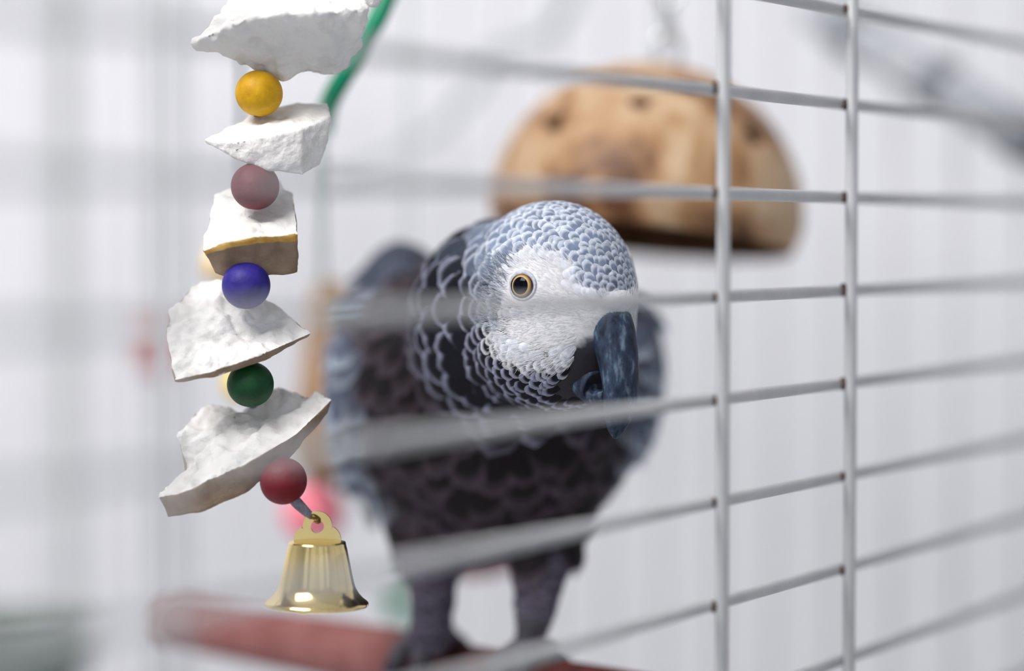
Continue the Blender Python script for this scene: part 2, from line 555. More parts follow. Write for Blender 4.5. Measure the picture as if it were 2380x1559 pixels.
# ------------------------------------------------------------------ feathers
def feather_material():
    m, nt, b = new_mat('feather')
    N, L = nt.nodes, nt.links
    def math_(op, a, b_=None, c=None):
        n = N.new('ShaderNodeMath'); n.operation = op
        for i, x in enumerate((a, b_, c)):
            if x is None: continue
            if isinstance(x, (int, float)): n.inputs[i].default_value = x
            else: L.new(x, n.inputs[i])
        return n.outputs[0]
    uv = N.new('ShaderNodeUVMap'); uv.uv_map = 'UVMap'
    sp = N.new('ShaderNodeSeparateXYZ'); L.new(uv.outputs[0], sp.inputs[0])
    u = math_('ABSOLUTE', math_('MULTIPLY_ADD', sp.outputs[0], 2.0, -1.0))
    v = sp.outputs[1]
    au = math_('MULTIPLY', u, 0.62)
    rho = math_('SQRT', math_('ADD', math_('MULTIPLY', au, au), math_('MULTIPLY', v, v)))
    cb = N.new('ShaderNodeAttribute'); cb.attribute_name = 'base'
    ce = N.new('ShaderNodeAttribute'); ce.attribute_name = 'edge'
    mr = N.new('ShaderNodeMapRange'); mr.interpolation_type = 'SMOOTHSTEP'
    L.new(rho, mr.inputs[0]); L.new(ce.outputs['Alpha'], mr.inputs[1]); mr.inputs[2].default_value = 0.97
    ph = math_('MULTIPLY', math_('SUBTRACT', v, math_('MULTIPLY', u, 0.45)), 150.0)
    st = math_('MULTIPLY_ADD', math_('SINE', ph), 0.5, 0.5)
    tc = N.new('ShaderNodeTexCoord')
    no = N.new('ShaderNodeTexNoise'); no.inputs['Scale'].default_value = 700; no.inputs['Detail'].default_value = 2
    L.new(tc.outputs['Object'], no.inputs['Vector'])
    mx = N.new('ShaderNodeMix'); mx.data_type = 'RGBA'
    L.new(mr.outputs[0], mx.inputs[0]); L.new(cb.outputs['Color'], mx.inputs[6]); L.new(ce.outputs['Color'], mx.inputs[7])
    br = math_('MULTIPLY_ADD', st, 0.75, math_('MULTIPLY_ADD', no.outputs['Fac'], 0.7, 0.30))
    sc_ = N.new('ShaderNodeVectorMath'); sc_.operation = 'SCALE'
    L.new(mx.outputs[2], sc_.inputs[0]); L.new(br, sc_.inputs['Scale'])
    L.new(sc_.outputs[0], b.inputs['Base Color'])
    b.inputs['Roughness'].default_value = 0.7
    b.inputs['Specular IOR Level'].default_value = 0.15
    # frayed fringe
    fr = math_('GREATER_THAN', rho, 0.84)
    gap = math_('LESS_THAN', math_('ADD', st, math_('MULTIPLY', no.outputs['Fac'], 0.5)), 0.70)
    al = math_('SUBTRACT', 1.0, math_('MULTIPLY', fr, gap))
    L.new(al, b.inputs['Alpha'])
    return m
M_feather = feather_material()

def feather_geo(nv=8, nu=5):
    """unit feather: x across (-.5..5), y along 0..1, z lift; rounded tip"""
    vs, uvs, fs = [], [], []
    for i in range(nv + 1):
        t = i / nv
        w = 0.5 * (0.45 + 0.9 * t - 0.2 * t * t) if t < 0.55 else None
        if w is None:
            s = (t - 0.55) / 0.45
            w = 0.5 * (0.45 + 0.9 * 0.55 - 0.2 * 0.55 ** 2) * math.sqrt(max(1 - s ** 2.4, 0)) + 0.012
        for j in range(nu + 1):
            x = 2 * j / nu - 1
            vs.append((x * w, t, -0.16 * x * x * w * 2 + 0.10 * math.sin(t * 2.2)))
            uvs.append((j / nu, t))
    for i in range(nv):
        for j in range(nu):
            a = i * (nu + 1) + j
            fs.append((a, a + 1, a + nu + 2, a + nu + 1))
    return np.array(vs), np.array(uvs), np.array(fs)
FG = feather_geo()

def flow(p, q, n):
    """which way feathers point on the skin"""
    out = p - H(24, 0, -3)
    out /= np.linalg.norm(out, axis=-1, keepdims=True)
    down = np.array([0.0, 0.30, -1.0]) / 1.044
    a = np.linalg.norm(q, axis=-1)
    t = sstep(30, 55, a)[..., None]
    d = out * (1 - t) + down * t
    d = d - n * np.sum(d * n, axis=-1, keepdims=True)
    return d / (np.linalg.norm(d, axis=-1, keepdims=True) + 1e-9)

# candidates: skin points, thinned so that neighbours stay one spacing apart
order = rng.permutation(len(BV))
cand = BV + rng.normal(0, 0.5, BV.shape)
for _ in range(2):
    cand = cand - grad(cand) * sdf(cand)[:, None]
cq = to_head(cand)
cn = grad(cand)
cL = feather_len(cq, cand)
cw = face_white(cq)
beak_zone = (cq[:, 0] > 13) & (np.abs(cq[:, 1]) < 9.5) & (cq[:, 2] < -4) & (cq[:, 2] > -24)
dl = np.minimum(np.linalg.norm(cand - foot[0], axis=1), np.linalg.norm(cand - foot[1], axis=1))
legz = np.minimum(np.abs(cand[:, 2] - foot[0][2]), 99)
onleg = cand[:, 2] < P(1100, 1262, 700)[2]
cL = np.where(onleg, 4.0, cL)
ok = (cw < 0.55) & ~beak_zone & (dl > 16)
cell = {}
chosen = []
G = 4.0
for i in order:
    if not ok[i]:
        continue
    r = 0.42 * cL[i]
    p = cand[i]
    c = (int(p[0] // G), int(p[1] // G), int(p[2] // G))
    R = int(r // G) + 1
    good = True
    for dx in range(-R, R + 1):
        for dy in range(-R, R + 1):
            for dz in range(-R, R + 1):
                for j in cell.get((c[0] + dx, c[1] + dy, c[2] + dz), ()):
                    if (cand[j][0] - p[0]) ** 2 + (cand[j][1] - p[1]) ** 2 + (cand[j][2] - p[2]) ** 2 < r * r:
                        good = False; break
                if not good: break
            if not good: break
        if not good: break
    if good:
        chosen.append(i)
        cell.setdefault(c, []).append(i)
chosen = np.array(chosen)
p, q, n, Lf = cand[chosen], cq[chosen], cn[chosen], cL[chosen]
d = flow(p, q, n)
ang = rng.normal(0, 0.13, len(p))
sidev = np.cross(d, n)
d = d * np.cos(ang)[:, None] + sidev * np.sin(ang)[:, None]
sidev = np.cross(d, n)
halo = face_halo(q)
a_head = np.linalg.norm(q, axis=1)
Lf = Lf * rng.uniform(0.92, 1.12, len(p))
Wf = Lf * np.interp(Lf, [2, 4, 8, 15], [0.95, 0.98, 1.0, 0.9])
lift = np.interp(Lf, [2, 4, 8, 15], [0.16, 0.16, 0.15, 0.14])
# colours
def C3(*c): return np.array(srgb(*c)[:3])
crown = sstep(-6, 6, q[:, 2] + 0.35 * q[:, 0] - 2) * sstep(32, 23, a_head)
onbody = sstep(33, 44, a_head)
base = lerp(C3(20, 20, 30)[None], C3(120, 133, 156)[None], crown[:, None])
edge = lerp(C3(176, 180, 204)[None], C3(220, 228, 238)[None], crown[:, None])
base = lerp(base, C3(200, 206, 216)[None], (sstep(0.35, 1.0, halo) * 0.85)[:, None])
edge = lerp(edge, C3(236, 238, 244)[None], sstep(0.0, 0.5, halo)[:, None])
wh = sstep(0.02, 0.5, face_white(q))
base = lerp(base, C3(212, 216, 226)[None], wh[:, None]); edge = lerp(edge, C3(236, 238, 244)[None], wh[:, None])
base = lerp(base, C3(28, 24, 28)[None], onbody[:, None])
edge = lerp(edge, C3(84, 74, 82)[None], onbody[:, None])
wing = np.maximum(sstep(9, 2, np.minimum(np.abs(sd_ell(p, P(838, 905, 740), (8.5, 40, 30))), np.abs(sd_ell(p, P(1462, 865, 742), (8.5, 40, 25))))), sstep(9, 2, np.abs(sd_ell(p, P(932, 682, 742), (10.5, 20, 16)))) * 0.6) * sstep(40, 52, a_head)
base = lerp(base, C3(84, 92, 110)[None], wing[:, None]); edge = lerp(edge, C3(172, 184, 198)[None], wing[:, None])
legm = (p[:, 2] < P(1100, 1262, 700)[2]) & (onbody > 0.5)
base[legm] = C3(62, 57, 70); edge[legm] = C3(108, 102, 118)
base = base * rng.uniform(0.8, 1.2, (len(p), 1)); edge = edge * rng.uniform(0.85, 1.12, (len(p), 1))
rimw = np.interp(Lf, [2, 4, 8, 12, 15], [0.56, 0.62, 0.78, 0.82, 0.70])

fv, fuv, ff = FG
def feathers_mesh(sel):
    k = len(sel)
    X = fv[:, 0][None, :, None] * Wf[sel][:, None, None] * sidev[sel][:, None, :]
    Y = fv[:, 1][None, :, None] * Lf[sel][:, None, None] * 1.35 * d[sel][:, None, :]
    # bend along the skin: the tip sinks with the curvature
    Z = (fv[:, 2][None, :, None] * Wf[sel][:, None, None] + (lift[sel][:, None] * Lf[sel][:, None] * fv[:, 1][None, :])[..., None]) * n[sel][:, None, :]
    V = p[sel][:, None, :] - 0.12 * n[sel][:, None, :] * Lf[sel][:, None, None] - 0.25 * (Lf[sel][:, None] * np.ones(1))[..., None] * d[sel][:, None, :] + X + Y + Z
    # keep tips close to the skin whatever its curvature
    flat = V.reshape(-1, 3)
    sd = sdf(flat)
    want = ((0.02 + 0.13 * np.sin(np.clip(fv[:, 1], 0, 1) * 1.7))[None, :] * Lf[sel][:, None] - 0.03 * Lf[sel][:, None] * (np.abs(fv[:, 0]) * 2)[None, :] ** 2).reshape(-1)
    flat = flat + grad(flat) * ((want - sd) * 0.85)[:, None]
    F = (ff[None] + (np.arange(k) * len(fv))[:, None, None]).reshape(-1, 4)
    return flat, F
def add_feather_layers(o, sel):
    me = o.data
    k = len(sel)
    for nm, arr, al in (('base', base, np.ones(len(p))), ('edge', edge, rimw)):
        c = np.concatenate([arr[sel], al[sel][:, None]], axis=1)
        c = np.repeat(c, len(fv), axis=0).astype(np.float32)
        me.color_attributes.new(nm, 'FLOAT_COLOR', 'POINT').data.foreach_set('color', c.ravel())
    uvl = me.uv_layers.new(name='UVMap')
    li = np.empty(len(me.loops), dtype=np.int32); me.loops.foreach_get('vertex_index', li)
    uvl.data.foreach_set('uv', np.tile(fuv, (k, 1))[li].astype(np.float32).ravel())
# the 300 that show largest to the lens become parts of their own, the rest one mesh
camp = np.array([0, 0, ZC])
view = camp - p; view /= np.linalg.norm(view, axis=1)[:, None]
facing = np.sum(view * n, axis=1)
px_ = W_PX / 2 + FPX * p[:, 0] / p[:, 1]
score = np.where((facing > 0.05), Lf * Lf * facing, 0)
big = np.argsort(-score)[:300]
rest = np.setdiff1d(np.arange(len(p)), big)
v, f = feathers_mesh(rest)
plum = part('plumage', v, f, M_feather, parrot, 'small scalloped grey head feathers with pale rims')
plum['kind'] = 'stuff'
add_feather_layers(plum, rest)
vb, fb = feathers_mesh(big)
nvf = len(fv)
for k_, i in enumerate(big):
    o = part('feather', vb[k_ * nvf:(k_ + 1) * nvf], ff, M_feather, parrot)
    add_feather_layers(o, np.array([i]))
print('feathers', len(p), 'body verts', len(BV))

# fine hair-like down on and around the bare face
def strands(pts, dirs, nrm, length, width, colors, name, label):
    k = len(pts)
    view = camp - pts; view /= np.linalg.norm(view, axis=1)[:, None]
    side = np.cross(dirs, view); side /= np.linalg.norm(side, axis=1)[:, None] + 1e-9
    V = np.empty((k, 6, 3))
    for j, (t, w) in enumerate(((0, 1.0), (0.5, 0.8), (1.0, 0.12))):
        c = pts + dirs * (length * t)[:, None] + nrm * (length * (0.20 * t - 0.10 * t * t) + 0.04)[:, None]
        V[:, 2 * j] = c - side * (width * w / 2)[:, None]
        V[:, 2 * j + 1] = c + side * (width * w / 2)[:, None]
    F = (np.array([[0, 1, 3, 2], [2, 3, 5, 4]])[None] + (np.arange(k) * 6)[:, None, None]).reshape(-1, 4)
    m, nt, b = new_mat(name)
    at = nt.nodes.new('ShaderNodeAttribute'); at.attribute_name = 'tint'
    nt.links.new(at.outputs['Color'], b.inputs['Base Color'])
    b.inputs['Roughness'].default_value = 0.7; b.inputs['Specular IOR Level'].default_value = 0.2
    o = part(name, V.reshape(-1, 3), F, m, parrot, label)
    o['kind'] = 'stuff'
    c = np.repeat(np.concatenate([colors, np.ones((k, 1))], axis=1), 6, axis=0).astype(np.float32)
    o.data.color_attributes.new('tint', 'FLOAT_COLOR', 'POINT').data.foreach_set('color', c.ravel())
    return o
sel = np.where((cw > 0.05) & ~beak_zone | (face_halo(cq) > 0.5) & ~beak_zone & (np.linalg.norm(cq, axis=1) < 34))[0]
sp_ = np.repeat(cand[sel], 7, axis=0) + rng.normal(0, 0.6, (len(sel) * 7, 3))
sp_ = sp_ - grad(sp_) * sdf(sp_)[:, None]
sq = to_head(sp_); sn = grad(sp_)
eyed = np.linalg.norm(np.stack([sq[:, 0] - EYE_H[0], sq[:, 2] - EYE_H[2]], axis=1), axis=1)
keep = (eyed > 4.6) & ~((sq[:, 0] > 14) & (np.abs(sq[:, 1]) < 9) & (sq[:, 2] < -4))
sp_, sq, sn, eyed = sp_[keep], sq[keep], sn[keep], eyed[keep]
sd_ = flow(sp_, sq, sn)
ang = rng.normal(0, 0.22, len(sp_)); s2 = np.cross(sd_, sn)
sd_ = sd_ * np.cos(ang)[:, None] + s2 * np.sin(ang)[:, None]
inner = sstep(0.5, 1.0, face_white(sq))
ln = lerp(3.2, 1.1, inner) * rng.uniform(0.7, 1.3, len(sp_))
tint = np.array([0.80, 0.81, 0.85])[None] * rng.uniform(0.8, 1.12, (len(sp_), 1))
strands(sp_, sd_, sn, ln, np.full(len(sp_), 0.11), tint, 'facial_down', 'fine white down around the eye and cheek')
# loose filaments of the ear coverts behind the eye
m_ = np.where((cq[:, 0] < EYE_H[0] - 5) & (cq[:, 0] > EYE_H[0] - 20) & (np.abs(cq[:, 1]) > 10) & (np.abs(cq[:, 2] - EYE_H[2] + 3) < 9) & (np.linalg.norm(cq, axis=1) < 33))[0]
ep = np.repeat(cand[m_], 3, axis=0) + rng.normal(0, 0.6, (len(m_) * 3, 3)); ep = ep - grad(ep) * sdf(ep)[:, None]
en = grad(ep); ed = flow(ep, to_head(ep), en); ang = rng.normal(0, 0.3, len(ep)); s2 = np.cross(ed, en)
ed = ed * np.cos(ang)[:, None] + s2 * np.sin(ang)[:, None]
et = lerp(C3(46, 52, 72)[None], C3(196, 206, 220)[None], rng.random((len(ep), 1)))
strands(ep + en * 0.5, ed, en, rng.uniform(3.0, 5.5, len(ep)), np.full(len(ep), 0.10), et, 'ear_coverts', 'wispy grey ear feathers behind the eye')

# eyes
def eye_material():
    m, nt, b = new_mat('parrot_eye')
    N, L = nt.nodes, nt.links
    tc = N.new('ShaderNodeTexCoord')
    sp = N.new('ShaderNodeSeparateXYZ'); L.new(tc.outputs['Object'], sp.inputs[0])
    cx = N.new('ShaderNodeCombineXYZ'); L.new(sp.outputs[0], cx.inputs[0]); L.new(sp.outputs[1], cx.inputs[1])
    ln = N.new('ShaderNodeVectorMath'); ln.operation = 'LENGTH'; L.new(cx.outputs[0], ln.inputs[0])
    mu = N.new('ShaderNodeMath'); mu.operation = 'MULTIPLY'; mu.inputs[1].default_value = 1 / 0.0042
    L.new(ln.outputs['Value'], mu.inputs[0])
    r = N.new('ShaderNodeValToRGB'); cr = r.color_ramp
    cr.elements[0].position = 0.0; cr.elements[0].color = (0.003, 0.003, 0.006, 1)
    cr.elements[1].position = 1.0; cr.elements[1].color = (0.03, 0.02, 0.02, 1)
    for pos, c in ((0.53, (0.003, 0.003, 0.006, 1)), (0.555, srgb(212, 190, 138)), (0.63, srgb(176, 142, 90)), (0.70, srgb(120, 84, 48)), (0.735, (0.02, 0.012, 0.012, 1))):
        e = cr.elements.new(pos); e.color = c
    L.new(mu.outputs[0], r.inputs[0]); L.new(r.outputs[0], b.inputs['Base Color'])
    b.inputs['Roughness'].default_value = 0.04
    b.inputs['Specular IOR Level'].default_value = 0.1
    return m
M_eye = eye_material()
M_lid = mat_noise('eyelid_skin', srgb(178, 184, 196), srgb(206, 210, 218), 900, 0.55, 0.4, 2500)
M_lidline = mat_noise('eyelid_line', srgb(48, 38, 48), srgb(70, 58, 66), 900, 0.5)
for sgn in (1, -1):
    qh = EYE_H.copy(); qh[1] *= sgn
    pos = H(*qh)
    nn = grad(pos[None])[0]
    nn = nn - 0.05 * hU; nn /= np.linalg.norm(nn)
    cen = pos - nn * 2.55
    rot = Vector(nn.tolist()).to_track_quat('Z', 'Y').to_matrix()
    v, f = ellipsoid((0, 0, 0), (4.2, 4.2, 4.2), 40, 28)
    o = obj('eye', mesh_data('eye', v, f, [M_eye]), parrot, 'pale yellow eye with large black pupil')
    o.location = Vector((cen * S).tolist()) - parrot.location
    o.rotation_euler = rot.to_euler()
    def ring(R, rr, zoff, squash, m, nm):
        pts = []
        V, F = [], []
        na, nb = 48, 10
        for i in range(na):
            a = 2 * math.pi * i / na
            R_ = R * (1 + 0.04 * math.cos(2 * a))
            rt = rr * (1.0 + squash * max(math.sin(a), 0))
            for j in range(nb):
                b_ = 2 * math.pi * j / nb
                V.append(((R_ + rt * math.cos(b_)) * math.cos(a), (R_ + rt * math.cos(b_)) * math.sin(a), zoff + rt * 0.8 * math.sin(b_)))
        for i in range(na):
            for j in range(nb):
                i2, j2 = (i + 1) % na, (j + 1) % nb
                F.append((i * nb + j, i2 * nb + j, i2 * nb + j2, i * nb + j2))
        return obj(nm, mesh_data(nm, V, F, [m]), o)
    ring(3.62, 0.38, 2.50, 0.9, M_lid, 'eyelid')
    ring(3.17, 0.11, 2.80, 0.0, M_lidline, 'eyelid_rim')

# beak
def beak_material(name, c1, c2, c3):
    m, nt, b = new_mat(name)
    N, L = nt.nodes, nt.links
    tc = N.new('ShaderNodeTexCoord')
    mp = N.new('ShaderNodeMapping'); mp.inputs['Scale'].default_value = (1.0, 1.0, 0.35); mp.inputs['Rotation'].default_value = (0.5, 0.5, 0)
    L.new(tc.outputs['Object'], mp.inputs[0])
    n1 = N.new('ShaderNodeTexNoise'); n1.inputs['Scale'].default_value = 420; n1.inputs['Detail'].default_value = 5; n1.inputs['Roughness'].default_value = 0.65
    L.new(mp.outputs[0], n1.inputs['Vector'])
    r = N.new('ShaderNodeValToRGB')
    r.color_ramp.elements[0].position = 0.36; r.color_ramp.elements[0].color = c1
    r.color_ramp.elements[1].position = 0.72; r.color_ramp.elements[1].color = c3
    e = r.color_ramp.elements.new(0.55); e.color = c2
    L.new(n1.outputs['Fac'], r.inputs[0]); L.new(r.outputs[0], b.inputs['Base Color'])
    b.inputs['Roughness'].default_value = 0.55
    b.inputs['Specular IOR Level'].default_value = 0.25
    bp = N.new('ShaderNodeBump'); bp.inputs['Strength'].default_value = 0.4; bp.inputs['Distance'].default_value = 0.0003
    L.new(n1.outputs['Fac'], bp.inputs['Height']); L.new(bp.outputs['Normal'], b.inputs['Normal'])
    return m
M_beak = beak_material('beak_horn', srgb(26, 32, 46), srgb(52, 66, 88), srgb(120, 140, 158))

def spline(pts, n):
    pts = np.asarray(pts, float)
    t = np.linspace(0, len(pts) - 1, n)
    i = np.clip(t.astype(int), 0, len(pts) - 2); s = (t - i)[:, None]
    P0, P1, P2, P3 = pts[np.clip(i - 1, 0, None)], pts[i], pts[i + 1], pts[np.clip(i + 2, None, len(pts) - 1)]
    return 0.5 * (2 * P1 + (P2 - P0) * s + (2 * P0 - 5 * P1 + 4 * P2 - P3) * s ** 2 + (-P0 + 3 * P1 - 3 * P2 + P3) * s ** 3)

def beak_loft(path, seg=28, n=36, ex=2.5, flip=1):
    """path rows: f, u, half width, thickness behind the ridge"""
    a = spline(path, n)
    fu = a[:, :2]
    t = np.gradient(fu, axis=0); t /= np.linalg.norm(t, axis=1)[:, None]
    nr = flip * np.stack([-t[:, 1], t[:, 0]], axis=1)                     # outward (to the front)
    V, F = [], []
    for i in range(n):
        w, th = max(a[i, 2], 0.1), max(a[i, 3], 0.1)
        for j in range(seg):
            an = 2 * math.pi * j / seg
            c_, s_ = math.cos(an), math.sin(an)
            x = abs(c_) ** (2 / ex) * (1 if c_ >= 0 else -1)
            y = abs(s_) ** (2 / ex) * (1 if s_ >= 0 else -1)
            pos = fu[i] + nr[i] * (th / 2 * (x - 1))
            V.append(H(pos[0], y * w * (1.0 if x > 0 else 0.92), pos[1]))
    for i in range(n - 1):
        for j in range(seg):
            k = (j + 1) % seg
            F.append((i * seg + j, i * seg + k, (i + 1) * seg + k, (i + 1) * seg + j))
    F.append(tuple(range(seg))[::-1]); F.append(tuple((n - 1) * seg + j for j in range(seg)))
    return np.array(V), F
v, f = beak_loft([(18, 3.5, 5.4, 10), (24.5, 2.8, 5.8, 12), (29.3, -1.2, 5.8, 12.5), (32.0, -8, 5.6, 10.5), (33.3, -15, 5.4, 8.0), (33.6, -21, 5.1, 6.6), (32.8, -26.5, 4.5, 5.0), (31.3, -30.6, 2.9, 3.2), (30.2, -32.8, 0.8, 1.0)])
part('upper_beak', v, f, M_beak, parrot, 'slate grey hooked upper beak')
v, f = beak_loft([(8, -17, 5, 8), (13, -21.0, 6.6, 9), (18.5, -24.4, 6.8, 9.5), (23, -25.4, 5.6, 8.5), (25.6, -23.6, 4.2, 6), (26.4, -21.6, 3.0, 3.0), (26.4, -20.6, 2.0, 1.2)], ex=2.3, flip=-1)
part('lower_beak', v, f, M_beak, parrot, 'short lower beak tucked behind the hook')
M_cere = mat_noise('cere_skin', srgb(214, 216, 224), srgb(236, 238, 244), 700, 0.6, 0.4, 1800, sss=0.1)
M_nostril_shade = mat_noise('nostril_shade', srgb(86, 86, 80), srgb(112, 112, 104), 900, 0.8)  # shade inside the nostril openings, put into the colour of solid patches
v, f = ellipsoid(H(23.2, 0, 2.6), (5.8, 6.6, 4.4), 32, 20, HM)
cere = part('cere', v, f, M_cere, parrot, 'swollen white cere above the beak')
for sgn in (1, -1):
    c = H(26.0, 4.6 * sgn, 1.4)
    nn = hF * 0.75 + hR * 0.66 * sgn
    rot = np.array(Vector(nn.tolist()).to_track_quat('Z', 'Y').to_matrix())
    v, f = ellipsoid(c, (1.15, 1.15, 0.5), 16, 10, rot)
    part('nostril_shade_patch', v, f, M_nostril_shade, cere)

# red tail and folded flight feathers
def long_feather(a, b, w, side, sag, nv=12, nu=4):
    a, b, side = np.asarray(a), np.asarray(b), np.asarray(side, float)
    ax = (b - a); L_ = np.linalg.norm(ax); ax /= L_
    side = side - ax * np.dot(side, ax); side /= np.linalg.norm(side)
    nm = np.cross(ax, side)
    V, UV, F = [], [], []
    for i in range(nv + 1):
        t = i / nv
        ww = w / 2 * (0.55 + 0.45 * min(t * 2.2, 1)) * (1 if t < 0.82 else math.sqrt(max(1 - ((t - 0.82) / 0.18) ** 2, 0.0)) + 0.02)
        for j in range(nu + 1):
            x = 2 * j / nu - 1
            V.append(a + ax * L_ * t + side * x * ww + nm * (sag * math.sin(math.pi * t) - 0.12 * w * x * x))
            UV.append((j / nu, t))
    for i in range(nv):
        for j in range(nu):
            q0 = i * (nu + 1) + j
            F.append((q0, q0 + 1, q0 + nu + 2, q0 + nu + 1))
    return np.array(V), np.array(UV), F
def add_long(name, a, b, w, side, sag, cb, ce, rim, label=None):
    V, UV, F = long_feather(a, b, w, side, sag)
    o = part(name, V, F, M_feather, parrot, label)
    me = o.data
    for nm, c, al in (('base', cb, 1.0), ('edge', ce, rim)):
        arr = np.tile(np.array([*c[:3], al], dtype=np.float32), (len(V), 1))
        me.color_attributes.new(nm, 'FLOAT_COLOR', 'POINT').data.foreach_set('color', arr.ravel())
    uvl = me.uv_layers.new(name='UVMap')
    li = np.empty(len(me.loops), dtype=np.int32); me.loops.foreach_get('vertex_index', li)
    uvl.data.foreach_set('uv', UV[li].astype(np.float32).ravel())
for i in range(8):
    s = (i - 3.5) / 3.5
    a = P(1105 + 18 * s, 1245, 768); b = P(1100 + 70 * s, 1350 - 14 * abs(s), 830)
    add_long('tail_feather', a, b, 13, (1, 0, 0.1 * s), 1.5, C3(120, 18, 14), C3(150, 28, 20), 0.8, 'red tail feather')
for sgn, x0, xs in ((1, 832, 872), (-1, 1450, 1412)):
    for i in range(7):
        t = i / 6
        a = P(x0 + sgn * 6 * i, (930 if sgn > 0 else 880) + 16 * i, 716 + 8 * i)
        b = P(xs + sgn * (7 - 3 * i) * (1 if sgn > 0 else 0.5), (1226 if sgn > 0 else 1108) - 14 * i, 742 + 13 * i)
        col = lerp(C3(60, 60, 72), C3(40, 38, 46), t)
        add_long('flight_feather', a, b, 15, (0.15 * sgn, 1, 0), 2.0 * sgn, col, lerp(C3(120, 124, 138), C3(70, 68, 78), t), 0.75)

# ------------------------------------------------------------------ the perch
perch = thing('perch', 'sandy pink conical perch reaching into the cage under the parrot', 'perch', perch_top(perch_t(385)) - np.array([0, 0, 8.6]))
def perch_piece(name, x0, x1, prof, m, label=None):
    t0, t1 = perch_t(x0), (perch_t(x1) if x1 is not None else 102.0)
    L_ = t1 - t0
    pr = [(r, s * L_) for s, r in prof]
    v, f = lathe(pr, 40, perch_top(t0) - np.array([0, 0, PERCH_R]), pe)
    v = v + rng.normal(0, 0.05, v.shape)
    return part(name, v, f, m, perch, label)
perch_piece('coated_section', 378, 948, [(0.0, 0.1), (0.0, 4.5), (0.012, 7.0), (0.035, 8.3), (0.08, 8.6), (0.5, 9.0), (0.9, 9.4), (0.965, 9.0), (0.99, 7.8), (1.0, 6.0), (1.0, 0.1)], M_perch, 'sandy pink coating')
perch_piece('bare_section', 935, None, [(0.0, 0.1), (0.0, 7.6), (0.3, 7.9), (0.7, 8.1), (0.985, 8.2), (1.0, 7.5), (1.0, 0.1)], M_perchdark, 'dark maroon wood')
tip = perch_top(102.0) - np.array([0, 0, PERCH_R])
v, f = lathe([(0.1, -2), (11, -2), (11, -0.6), (0.1, -0.6)], 24, tip + pe * 2, pe)
part('washer', v, f, M_post, perch)
v, f = lathe([(0.1, 0), (2.4, 0), (2.4, 12), (0.1, 12)], 12, tip, pe)
part('bolt', v, f, M_post, perch)

# ------------------------------------------------------------------ the chewing toy in focus
TD = 628.0
toy = thing('hanging_chew_toy', 'string of white chalky chunks and dyed wooden beads ending in a gold bell', 'bird toy', P(735, 1420, TD))

def chunk(name, top, bottom, label, rough_top=1.0, rough_side=0.25, seed=0, rim_faces=(), mat_side=1, steps=5, crown=0.0, rim=0.16):
    """top/bottom: matching rings of (px, py, depth); the top is rough and white, the sides are cut"""
    T = [P(*t) for t in top]; Bt = [P(*t) for t in bottom]
    bm = bmesh.new()
    tv = [bm.verts.new(x) for x in T]; bv = [bm.verts.new(x) for x in Bt]
    n = len(tv)
    ct = bm.verts.new(np.mean(T, axis=0) + crown * (np.mean(T, axis=0) - np.mean(Bt, axis=0)) / (np.linalg.norm(np.mean(T, axis=0) - np.mean(Bt, axis=0)) + 1e-9))
    cb = bm.verts.new(np.mean(Bt, axis=0))
    mid, late = {}, []
    mid_edge = lambda w_: mid.get(w_)
    for i in range(n):
        j = (i + 1) % n
        bm.faces.new((tv[i], tv[j], ct)).material_index = 0
        bm.faces.new((bv[j], bv[i], cb)).material_index = mat_side
        if i in rim_faces:
            for w_ in (i, j):
                if w_ not in mid: mid[w_] = bm.verts.new(Vector(tv[w_].co).lerp(bv[w_].co, rim))
            bm.faces.new((tv[j], tv[i], mid[i], mid[j])).material_index = 2
            bm.faces.new((mid[j], mid[i], bv[i], bv[j])).material_index = mat_side
        else:
            ring_ = [tv[j], tv[i]] + ([mid_edge(i)] if mid_edge(i) else []) + [bv[i], bv[j]] + ([mid_edge(j)] if mid_edge(j) else [])
            late.append((ring_, mat_side, i, j))
    for _r, mi_, i, j in late:
        ring_ = [tv[j], tv[i]] + ([mid[i]] if i in mid else []) + [bv[i], bv[j]] + ([mid[j]] if j in mid else [])
        bm.faces.new(ring_).material_index = mi_
    bmesh.ops.recalc_face_normals(bm, faces=bm.faces)
    bmesh.ops.triangulate(bm, faces=bm.faces)
    for _ in range(steps):
        es = [e for e in bm.edges if e.calc_length() > 1.1]
        if not es: break
        bmesh.ops.subdivide_edges(bm, edges=es, cuts=1, use_grid_fill=False)
        bmesh.ops.triangulate(bm, faces=bm.faces)
    for _ in range(2):
        bmesh.ops.smooth_vert(bm, verts=bm.verts, factor=0.35, use_axis_x=True, use_axis_y=True, use_axis_z=True)
    bm.normal_update()
    off = Vector((seed * 17.3, seed * 5.1, seed * 9.7))
    moves = []
    for vt in bm.verts:
        k = sum(1 for fc in vt.link_faces if fc.material_index == 0) / max(len(vt.link_faces), 1)
        amp = rough_side + (rough_top - rough_side) * k
        c = vt.co + off
        h = noise.noise(c * 0.13) * 2.0 + noise.noise(c * 0.30) * 1.5 + noise.noise(c * 0.7) * 0.6 * k + noise.noise(c * 1.6) * 0.16
        moves.append((vt, vt.normal * (h * amp)))
    for vt, m in moves:
        vt.co += m
    V = [tuple(x.co) for x in bm.verts]
    bm.verts.index_update()
    F = [[x.index for x in fc.verts] for fc in bm.faces]
    FM = [fc.material_index for fc in bm.faces]
    bm.free()
    o = part(name, V, F, [M_chunk, M_cut, M_rind], toy, label, face_mat=FM)
    if mat_side:
        me = o.data
        fl = {}
        for pl in me.polygons:
            for ek in pl.edge_keys:
                fl.setdefault(ek, set()).add(min(pl.material_index, 1))
        for e in me.edges:
            if len(fl.get(tuple(sorted(e.vertices)), ())) > 1: e.use_edge_sharp = True
    return o

